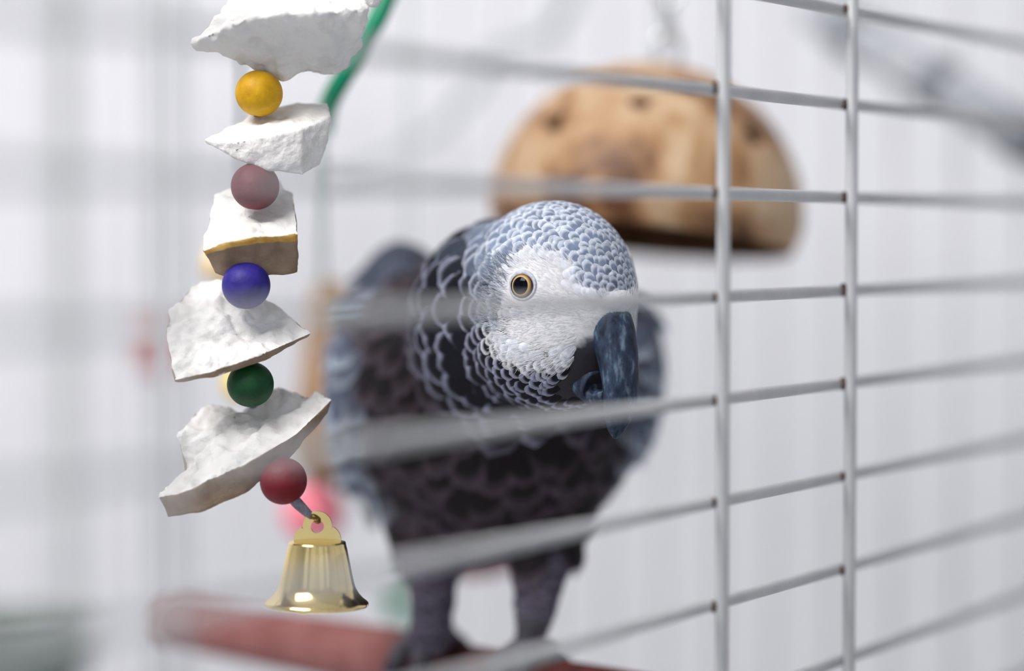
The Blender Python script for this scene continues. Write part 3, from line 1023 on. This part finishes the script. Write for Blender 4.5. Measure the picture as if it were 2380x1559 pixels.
# topmost chunk, mostly out of frame
chunk('chalk_chunk', [(640, -150, 640), (760, -170, 642), (905, -120, 640), (896, -40, 634), (760, -60, 628)],
      [(650, -60, 640), (760, -50, 642), (885, -5, 640), (882, 22, 634), (770, -20, 628)], 'white chunk at the top of the string', seed=1, mat_side=0, rough_side=0.4)
chunk('chalk_chunk', [(452, 96, 622), (505, 38, 624), (545, -30, 636), (700, -60, 644), (838, -20, 638), (858, 22, 620), (760, 30, 612), (640, 35, 611), (560, 45, 614)],
      [(455, 106, 628), (520, 128, 634), (580, 150, 640), (690, 165, 645), (790, 170, 640), (808, 158, 636), (780, 178, 633), (650, 176, 632), (555, 148, 630)],
      'broad white chunk with a pointed end', 0.9, 0.3, seed=2, mat_side=0, crown=1.5)
chunk('chalk_chunk', [(474, 326, 627), (545, 288, 632), (580, 262, 638), (690, 236, 642), (760, 240, 638), (770, 268, 630), (700, 300, 622), (600, 320, 620), (540, 330, 622)],
      [(478, 332, 628), (520, 352, 634), (590, 372, 638), (680, 395, 640), (740, 385, 638), (745, 385, 630), (705, 410, 624), (620, 396, 622), (540, 366, 624)],
      'smooth white chunk with a crescent scar', 0.35, 0.3, seed=3, mat_side=0, crown=1.0)
chunk('chalk_chunk', [(498, 450, 640), (545, 430, 644), (650, 418, 644), (678, 448, 640), (692, 545, 622), (600, 550, 618), (530, 562, 618), (472, 584, 622)],
      [(504, 560, 640), (550, 580, 644), (640, 590, 644), (690, 600, 640), (692, 634, 628), (600, 642, 625), (520, 644, 625), (500, 636, 628)],
      'squarish chunk with a golden edge', 0.55, 0.25, seed=4, rim_faces=(4, 5, 6), crown=0.5)
chunk('chalk_chunk', [(385, 760, 630), (393, 722, 636), (442, 664, 642), (500, 648, 644), (600, 680, 642), (640, 706, 638), (724, 774, 630), (600, 828, 619), (500, 862, 617), (404, 884, 620)],
      [(392, 780, 632), (400, 760, 638), (450, 760, 642), (500, 750, 644), (600, 760, 642), (640, 770, 638), (720, 782, 631), (604, 842, 622), (502, 878, 620), (406, 890, 622)],
      'rough white chunk with a tapering tip', 1.1, 0.25, seed=5, crown=3.0)
chunk('chalk_chunk', [(415, 1012, 634), (452, 956, 642), (505, 942, 645), (560, 958, 644), (600, 912, 645), (650, 900, 645), (700, 918, 642), (772, 928, 636), (690, 1008, 624), (560, 1084, 617), (450, 1132, 616), (371, 1158, 620), (430, 1090, 630)],
      [(420, 1040, 634), (456, 1000, 642), (508, 990, 645), (564, 1000, 644), (604, 980, 645), (654, 975, 645), (704, 970, 642), (764, 960, 636), (680, 1060, 626), (575, 1146, 620), (470, 1190, 619), (388, 1204, 622), (432, 1120, 632)],
      'wide slab with a tan cut face', 1.15, 0.2, seed=6, crown=1.5)

def bead(px, py, d, rpx, m, label, axis=(0, 0, 1)):
    r = rpx * d / FPX
    prof = []
    hole = 1.3
    a0 = math.asin(hole / r)
    for i in range(25):
        a = a0 + (math.pi - 2 * a0) * i / 24
        prof.append((r * math.sin(a), r * 0.97 * math.cos(a)))
    prof = [(hole, 0)] + prof + [(hole, 0)]
    v, f = lathe(prof, 36, P(px, py, d), axis)
    return part('bead', v, f, m, toy, label)
bead(602, 217, 629, 55.5, M_by, 'yellow wooden bead', (0.2, 0, 1))
bead(593, 433, 626, 56.5, M_br, 'dusty rose wooden bead', (0.1, 0, 1))
bead(572, 663, 624, 56.5, M_bb, 'blue wooden bead', (-0.15, 0.1, 1))
bead(582, 893, 627, 54.5, M_bg, 'green wooden bead', (-0.1, 0, 1))
bead(659, 1118, 622, 55.5, M_bd, 'crimson wooden bead', (-0.75, 0, 1))
# cord and its crimped end
cp = [P(690, -70, 652), P(680, -20, 648), P(604, 60, 638), P(602, 217, 629), P(598, 290, 638), P(596, 350, 638), P(593, 433, 628), P(588, 500, 641), P(580, 600, 638), P(572, 663, 627), P(575, 735, 643), P(579, 820, 638), P(582, 893, 628), P(590, 960, 644), P(625, 1050, 636), P(659, 1118, 622), P(690, 1160, 622)]
cord_pts = np.array([np.array([cp[0][0], cp[0][1], ROOF])] + cp)
v, f = tube(cord_pts, 1.1, 8)
part('cord', v, f, M_cord, toy)
v, f = tube(spline([P(664, 1128, 622), P(683, 1160, 622), P(706, 1184, 622), P(722, 1199, 622), P(729, 1207, 623)], 14), [1.5] * 5 + [1.45, 1.35, 1.25, 1.15, 1.1, 1.05, 1.0, 0.9, 0.7], 12)
part('cord_end', v, f, M_cord, toy, 'flattened grey cord end')
# bell
bc = P(737, 1258, 622)
tilt = np.array([0.012, 0, 1.0]); tilt /= np.linalg.norm(tilt)
mm = 622 / FPX
bell_prof = [(0.1, 0.6), (30, 0.5), (60, 0.2), (66, -0.8), (67, -4), (68, -10), (70, -16), (72, -26), (76, -45), (81, -70), (86, -92), (89.5, -104), (90.5, -107), (93, -112), (99, -122), (108, -132), (116, -138), (120.5, -142), (121.5, -147), (119, -150), (115, -148), (106, -138), (92, -116), (84, -95), (70, -30), (60, -8), (0.1, -6)]
v, f = lathe([(r * mm, z * mm) for r, z in bell_prof], 64, bc, tilt)
bell = part('bell', v, f, M_gold, toy, 'small shiny gold bell')
def flat_outline(pts, hole, thick, origin, nrm=(0, -1, 0)):
    """a plate with a round hole: outline in px offsets from the origin"""
    bm = bmesh.new()
    ov = [bm.verts.new((x * mm, 0, z * mm)) for x, z in pts]
    hv = [bm.verts.new(((hole[0] + hole[2] * math.cos(2 * math.pi * i / 20)) * mm, 0, (hole[1] + hole[2] * math.sin(2 * math.pi * i / 20)) * mm)) for i in range(20)]
    es = [bm.edges.new((ov[i], ov[(i + 1) % len(ov)])) for i in range(len(ov))] + [bm.edges.new((hv[i], hv[(i + 1) % 20])) for i in range(20)]
    bmesh.ops.triangle_fill(bm, use_beauty=True, use_dissolve=False, edges=es)
    r = bmesh.ops.extrude_face_region(bm, geom=list(bm.faces))
    for g in r['geom']:
        if isinstance(g, bmesh.types.BMVert):
            g.co.y += thick
    bmesh.ops.recalc_face_normals(bm, faces=bm.faces)
    bm.verts.index_update()
    V = np.array([tuple(x.co) for x in bm.verts]) + np.asarray(origin) - np.array([0, thick / 2, 0])
    F = [[x.index for x in fc.verts] for fc in bm.faces]
    bm.free()
    return V, F
out = []
def arc(cx, cz, r, a0, a1, n):
    for i in range(n + 1):
        a = math.radians(a0 + (a1 - a0) * i / n)
        out.append((cx + r * math.cos(a), cz + r * math.sin(a)))
out.append((55, -3))
arc(22, 4, 34, 0, 62, 8)
arc(1, 37, 34, -15, 195, 20)
arc(-20, 4, 34, 118, 180, 8)
out.append((-53, -3))
v, f = flat_outline(out, (1, 35, 15.5), 0.9, bc)
part('hanger_tab', v, f, M_gold, bell, smooth=False)
v, f = tube(spline([P(722, 1198, 622), P(731, 1202, 621), P(740, 1208, 621.4), P(738, 1211, 623), P(730, 1203, 624)], 16), 0.75, 8)
part('hook', v, f, M_brassdark, bell)
v, f = ellipsoid(P(703, 1404, 618), (3.2, 3.2, 2.6), 20, 14)
cl = part('clapper', v, f, M_gold, bell)
v, f = tube([bc + np.array([0, 0, -1.5]), P(706, 1390, 618)], 0.4, 6)
part('clapper_wire', v, f, M_gold, bell)

# ------------------------------------------------------------------ coconut shell on a chain
CD = 776.0
coco = thing('coconut_hide', 'half coconut shell with drilled holes hanging open side down from a chain', 'coconut shell', P(1500, 545, CD))
ctop = P(1492, 148, CD); crim = P(1480, 548, CD)
tl = math.radians(5.5)
cax = np.array([math.sin(tl), 0.10, math.cos(tl)]); cax /= np.linalg.norm(cax)
pxmm = CD / FPX
R_ = 360 * pxmm
rim_c = P(1500, 505, CD)
def coconut_material():
    m, nt, b = new_mat('coconut_shell')
    N, L = nt.nodes, nt.links
    tc = N.new('ShaderNodeTexCoord')
    n1 = N.new('ShaderNodeTexNoise'); n1.inputs['Scale'].default_value = 38; n1.inputs['Detail'].default_value = 4; n1.inputs['Distortion'].default_value = 0.8
    L.new(tc.outputs['Object'], n1.inputs['Vector'])
    mp = N.new('ShaderNodeMapping'); mp.inputs['Scale'].default_value = (1, 1, 0.12)
    L.new(tc.outputs['Object'], mp.inputs[0])
    n2 = N.new('ShaderNodeTexNoise'); n2.inputs['Scale'].default_value = 160; n2.inputs['Detail'].default_value = 5
    L.new(mp.outputs[0], n2.inputs['Vector'])
    ad = N.new('ShaderNodeMath'); ad.operation = 'MULTIPLY_ADD'; ad.inputs[1].default_value = 0.35
    L.new(n2.outputs['Fac'], ad.inputs[0]); L.new(n1.outputs['Fac'], ad.inputs[2])
    r = N.new('ShaderNodeValToRGB')
    r.color_ramp.elements[0].position = 0.52; r.color_ramp.elements[0].color = srgb(104, 66, 40)
    r.color_ramp.elements[1].position = 0.85; r.color_ramp.elements[1].color = srgb(214, 186, 152)
    e = r.color_ramp.elements.new(0.66); e.color = srgb(176, 134, 92)
    L.new(ad.outputs[0], r.inputs[0]); L.new(r.outputs[0], b.inputs['Base Color'])
    b.inputs['Roughness'].default_value = 0.55
    return m
bm = bmesh.new()
e1 = np.array([1, 0, 0]) - cax * cax[0]; e1 /= np.linalg.norm(e1); e2 = np.cross(cax, e1)
nu, nvv = 120, 60
gr = []
for i in range(nvv + 1):
    a = (math.pi / 2 + 0.16) * i / nvv
    rr = R_ * math.sin(a) * (1 + 0.02 * math.sin(a) ** 2) if a < math.pi / 2 else R_ * 1.02 * (1 - 0.35 * (a - math.pi / 2) ** 1.0)
    zz = R_ * 1.0 * math.cos(a)
    row = []
    for j in range(nu):
        b_ = 2 * math.pi * j / nu
        row.append(bm.verts.new(rim_c + cax * zz + rr * (math.cos(b_) * e1 + math.sin(b_) * e2)))
        if i == 0: break
    gr.append(row)
faces = []
for i in range(nvv):
    for j in range(nu):
        k = (j + 1) % nu
        if i == 0: faces.append(bm.faces.new((gr[0][0], gr[1][j], gr[1][k])))
        else: faces.append(bm.faces.new((gr[i][j], gr[i + 1][j], gr[i + 1][k], gr[i][k])))
def on_shell(px, py):
    d0 = P(px, py, 1000) - camp; d0 /= np.linalg.norm(d0)
    oc = camp - rim_c
    b_ = np.dot(oc, d0); c_ = np.dot(oc, oc) - (R_ * 1.01) ** 2
    return camp + d0 * (-b_ - math.sqrt(max(b_ * b_ - c_, 0)))
holes = [on_shell(1290, 286), on_shell(1752, 316)]
kill = [fc for fc in bm.faces if any(np.linalg.norm(np.array(fc.calc_center_median()) - h) < 3.9 for h in holes)]
bmesh.ops.delete(bm, geom=kill, context='FACES')
bm.verts.index_update()
V = [tuple(x.co) for x in bm.verts]; F = [[x.index for x in fc.verts] for fc in bm.faces]
bm.free()
shell = part('shell', V, F, coconut_material(), coco)
so = shell.modifiers.new('thickness', 'SOLIDIFY'); so.thickness = 0.0035; so.offset = -1
shell.data.materials.append(mat_noise('shell_inside', srgb(96, 66, 44), srgb(120, 86, 58), 120, 0.9))
so.material_offset = 1; so.material_offset_rim = 1
M_eye3 = mat_noise('coconut_eye', srgb(84, 54, 36), srgb(120, 82, 54), 200, 0.8)
hc = on_shell(1487, 238)
nn = (hc - rim_c) / np.linalg.norm(hc - rim_c)
rot = np.array(Vector(nn.tolist()).to_track_quat('Z', 'Y').to_matrix())
v, f = ellipsoid(hc, (3.4, 3.0, 0.5), 20, 10, rot)
part('germination_pore', v, f, M_eye3, shell, 'dark brown pore')
M_chain = mat_noise('chain_steel', (0.62, 0.66, 0.66, 1), (0.75, 0.78, 0.78, 1), 60, 0.22, metallic=1.0)
def torus_link(c, long_, short, r, ang):
    pts = []
    for i in range(20):
        a = 2 * math.pi * i / 20
        x, z = short * math.cos(a), long_ * math.sin(a) + (long_ - short) * 0.3 * (1 if math.sin(a) > 0 else -1)
        pts.append(np.asarray(c) + np.array([x * math.cos(ang), x * math.sin(ang), z]))
    pts.append(pts[0]); pts.append(pts[1])
    return tube(np.array(pts), r, 8, caps=False)
tip = rim_c + cax * R_
zz = tip[2] - 3.0
i = 0
while zz < ROOF - 2:
    v, f = torus_link((tip[0] + 2.5, tip[1], zz + 6.5), 6.6, 4.2, 1.15, 0.3 if i % 2 == 0 else 1.8)
    part('chain_link', v, f, M_chain, coco)
    zz += 11.2
    i += 1

# ------------------------------------------------------------------ other toys deeper in the cage
M_green = mat_noise('green_plastic', srgb(0, 142, 104), srgb(10, 160, 118), 50, 0.4)
M_wood = mat_noise('toy_wood', srgb(150, 118, 90), srgb(176, 144, 114), 60, 0.7)
M_pink = mat_noise('pink_plastic', srgb(255, 138, 156), srgb(255, 152, 168), 40, 0.4, sss=0.2)
M_thread = mat_noise('pale_green_thread', srgb(150, 182, 160), srgb(176, 200, 184), 300, 0.8)
M_yel = mat_noise('yellow_plastic', srgb(240, 206, 70), srgb(250, 220, 96), 40, 0.5)
M_red = mat_noise('red_plastic', srgb(186, 30, 34), srgb(206, 46, 48), 40, 0.5)
M_rope = mat_noise('grey_rope', srgb(168, 172, 180), srgb(200, 203, 208), 120, 0.9, 0.6, 500)
M_rope2 = mat_noise('rope_binding', srgb(126, 130, 138), srgb(154, 158, 164), 120, 0.9)

GD = 715.0
gt = thing('strap_toy', 'green plastic strap toy with wooden block and pink ball behind the bell', 'bird toy', P(735, 1260, 840))
def ribbon(pts, w, th, side):
    pts = np.asarray(pts); V, F = [], []
    side = np.asarray(side, float)
    t = np.gradient(pts, axis=0); t /= np.linalg.norm(t, axis=1)[:, None]
    for i, p_ in enumerate(pts):
        s_ = side - t[i] * np.dot(side, t[i]); s_ /= np.linalg.norm(s_)
        n_ = np.cross(t[i], s_)
        for a, b_ in ((-1, -1), (1, -1), (1, 1), (-1, 1)):
            V.append(p_ + s_ * a * w / 2 + n_ * b_ * th / 2)
    for i in range(len(pts) - 1):
        for j in range(4):
            k = (j + 1) % 4
            F.append((i * 4 + j, i * 4 + k, (i + 1) * 4 + k, (i + 1) * 4 + j))
    F.append((3, 2, 1, 0)); m = (len(pts) - 1) * 4; F.append((m, m + 1, m + 2, m + 3))
    return np.array(V), F
g_top = P(1010, -150, 708); g_top = np.array([g_top[0], g_top[1], ROOF])
v, f = ribbon(spline([g_top, P(1075, -340, 706), P(925, -60, 706), P(878, 40, 704), P(822, 140, 706), P(768, 232, 714), P(752, 300, 740)], 24), 5.6, 1.2, (0.87, 0, -0.5))
part('strap', v, f, M_green, gt)
v, f = tube(spline([P(752, 296, 740), P(750, 420, 760), P(750, 620, 800), P(752, 790, 835), P(745, 1000, 840), P(733, 1160, 842)], 30), 0.9, 8)
part('thread', v, f, M_thread, gt)
v, f = lathe([(0.1, 50), (5, 49), (9, 36), (12, 18), (15, 0), (15, -10), (11, -19), (0.1, -20)], 28, P(782, 985, 838), (-0.05, 0, 1))
part('wooden_block', v, f, M_wood, gt)
v, f = ellipsoid(P(728, 1190, 842), (11.0, 11.0, 11.0), 28, 18)
part('ball', v, f, M_pink, gt, 'bright pink ball')

bt = thing('bead_string', 'second string with a yellow bead hanging behind the white chunks', 'bird toy', P(552, 892, 745))
b0 = P(560, 300, 745)
v, f = tube([np.array([b0[0], b0[1], ROOF]), b0, P(556, 600, 745), P(552, 900, 745)], 0.9, 8)
part('cord', v, f, M_cord, bt)
v, f = ellipsoid(P(554, 890, 745), (5.0, 5.0, 5.6), 24, 16)
part('bead', v, f, M_yel, bt, 'yellow bead')
v, f = lathe([(0.1, 6), (8, 5.5), (9.5, 2), (9, -5), (0.1, -6)], 14, P(532, 620, 745), (0.3, 0.1, 1))
part('wooden_disc', v, f, mat_noise('pale_wood', srgb(232, 204, 160), srgb(244, 222, 184), 80, 0.8), bt)

rt = thing('red_clip', 'red plastic clip on the side bars beyond the white chunks', 'clip', P(362, 830, 985))
sidep = K(U1, 18.4 + PITCH_BAR * 16, 0)
def side_point(px, py, off=0):
    k = (px - W_PX / 2) / FPX
    o = K(U1 - off, 0, 0); dv = np.array([-ca, sa])
    t = (k * o[1] - o[0]) / (dv[0] - k * dv[1])
    w = o[:2] + dv * t
    return P(px, py, w[1] / (FW[1] + (H_PX / 2 - py) / FPX * UPV[1]))
rt.location = Vector((side_point(362, 842, 5) * S).tolist())
c = side_point(362, 822, 3)
v, f = box(c, (5.5, 3.0, 7.0), e_v, e_u); part('jaw', v, f, M_red, rt)
c = side_point(358, 772, 2)
v, f = box(c, (6.0, 2.0, 4.5), e_v, e_u); part('jaw', v, f, mat_noise('faded_red', srgb(206, 140, 140), srgb(214, 150, 150), 40, 0.6), rt)
c = side_point(366, 797, 2)
v, f = box(c, (2.0, 1.6, 9.0), e_v, e_u); part('spring_bar', v, f, M_post, rt)

gb = thing('green_ring', 'small green plastic ring hanging low behind the parrot legs', 'bird toy', P(940, 1400, 860))
z0 = P(942, 1300, 860)
v, f = tube([np.array([z0[0] + 4, z0[1], ROOF]), P(945, 1350, 860)], 0.5, 6)
part('thread', v, f, M_thread, gb)
v, f = torus_link(P(944, 1392, 860), 6.2, 6.2, 2.6, 0.2)
part('ring', v, f, mat_noise('leaf_green_plastic', srgb(46, 136, 100), srgb(60, 150, 112), 40, 0.5), gb)

# rope perch across the far upper corner
rp = thing('rope_perch', 'thick grey rope perch slung slanting along the far side of the cage', 'rope perch', side_point(2400, 330, 40))
pts = spline([side_point(1905, 25, 4), side_point(2040, 112, 34), side_point(2190, 200, 40), side_point(2340, 292, 34), side_point(2480, 375, 4)], 30)
v, f = tube(pts, 8.5, 12)
rope = part('rope', v, f, M_rope, rp)
for i in (5, 14, 23):
    v, f = tube(pts[i - 1:i + 2], 10.0, 12)
    part('binding', v, f, M_rope2, rp)
cr_ = thing('cotton_cord', 'thin pale cord strung slanting across behind the coconut shell', 'cord', side_point(868, 385, 10))
pts = spline([np.array([*side_point(1430, -60, 8)[:2], ROOF]), side_point(1325, 0, 8), side_point(1146, 121, 12), side_point(1114, 190, 14), side_point(1010, 303, 14), side_point(868, 385, 8), side_point(760, 420, 2)], 40)
v, f = tube(pts, np.linspace(2.8, 1.6, 40), 8)
part('cord_strand', v, f, M_rope, cr_)

# food bowl hooked on the far bars
def back_point(px, py, off=0):
    k = (px - W_PX / 2) / FPX
    o = K(0, V1 - off, 0); dv = np.array([sa, ca])
    t = (k * o[1] - o[0]) / (dv[0] - k * dv[1])
    w = o[:2] + dv * t
    return P(px, py, w[1] / (FW[1] + (H_PX / 2 - py) / FPX * UPV[1]))
bl = thing('food_bowl', 'dull green food bowl hooked on the bars at the back of the cage', 'bowl', back_point(40, 1600, 42))
c = back_point(40, 1455, 42)
M_bowl = mat_noise('green_glaze', srgb(92, 108, 100), srgb(120, 134, 124), 30, 0.4)
v, f = lathe([(0.1, -38), (24, -38), (30, -20), (34, 0), (36, 0.5), (35, 2), (32, 1), (28, -20), (22, -34), (0.1, -34)], 40, c)
part('dish', v, f, M_bowl, bl)
v, f = box(c + e_v * 37, (8, 6, 5), e_u, e_v); part('hook', v, f, M_post, bl)
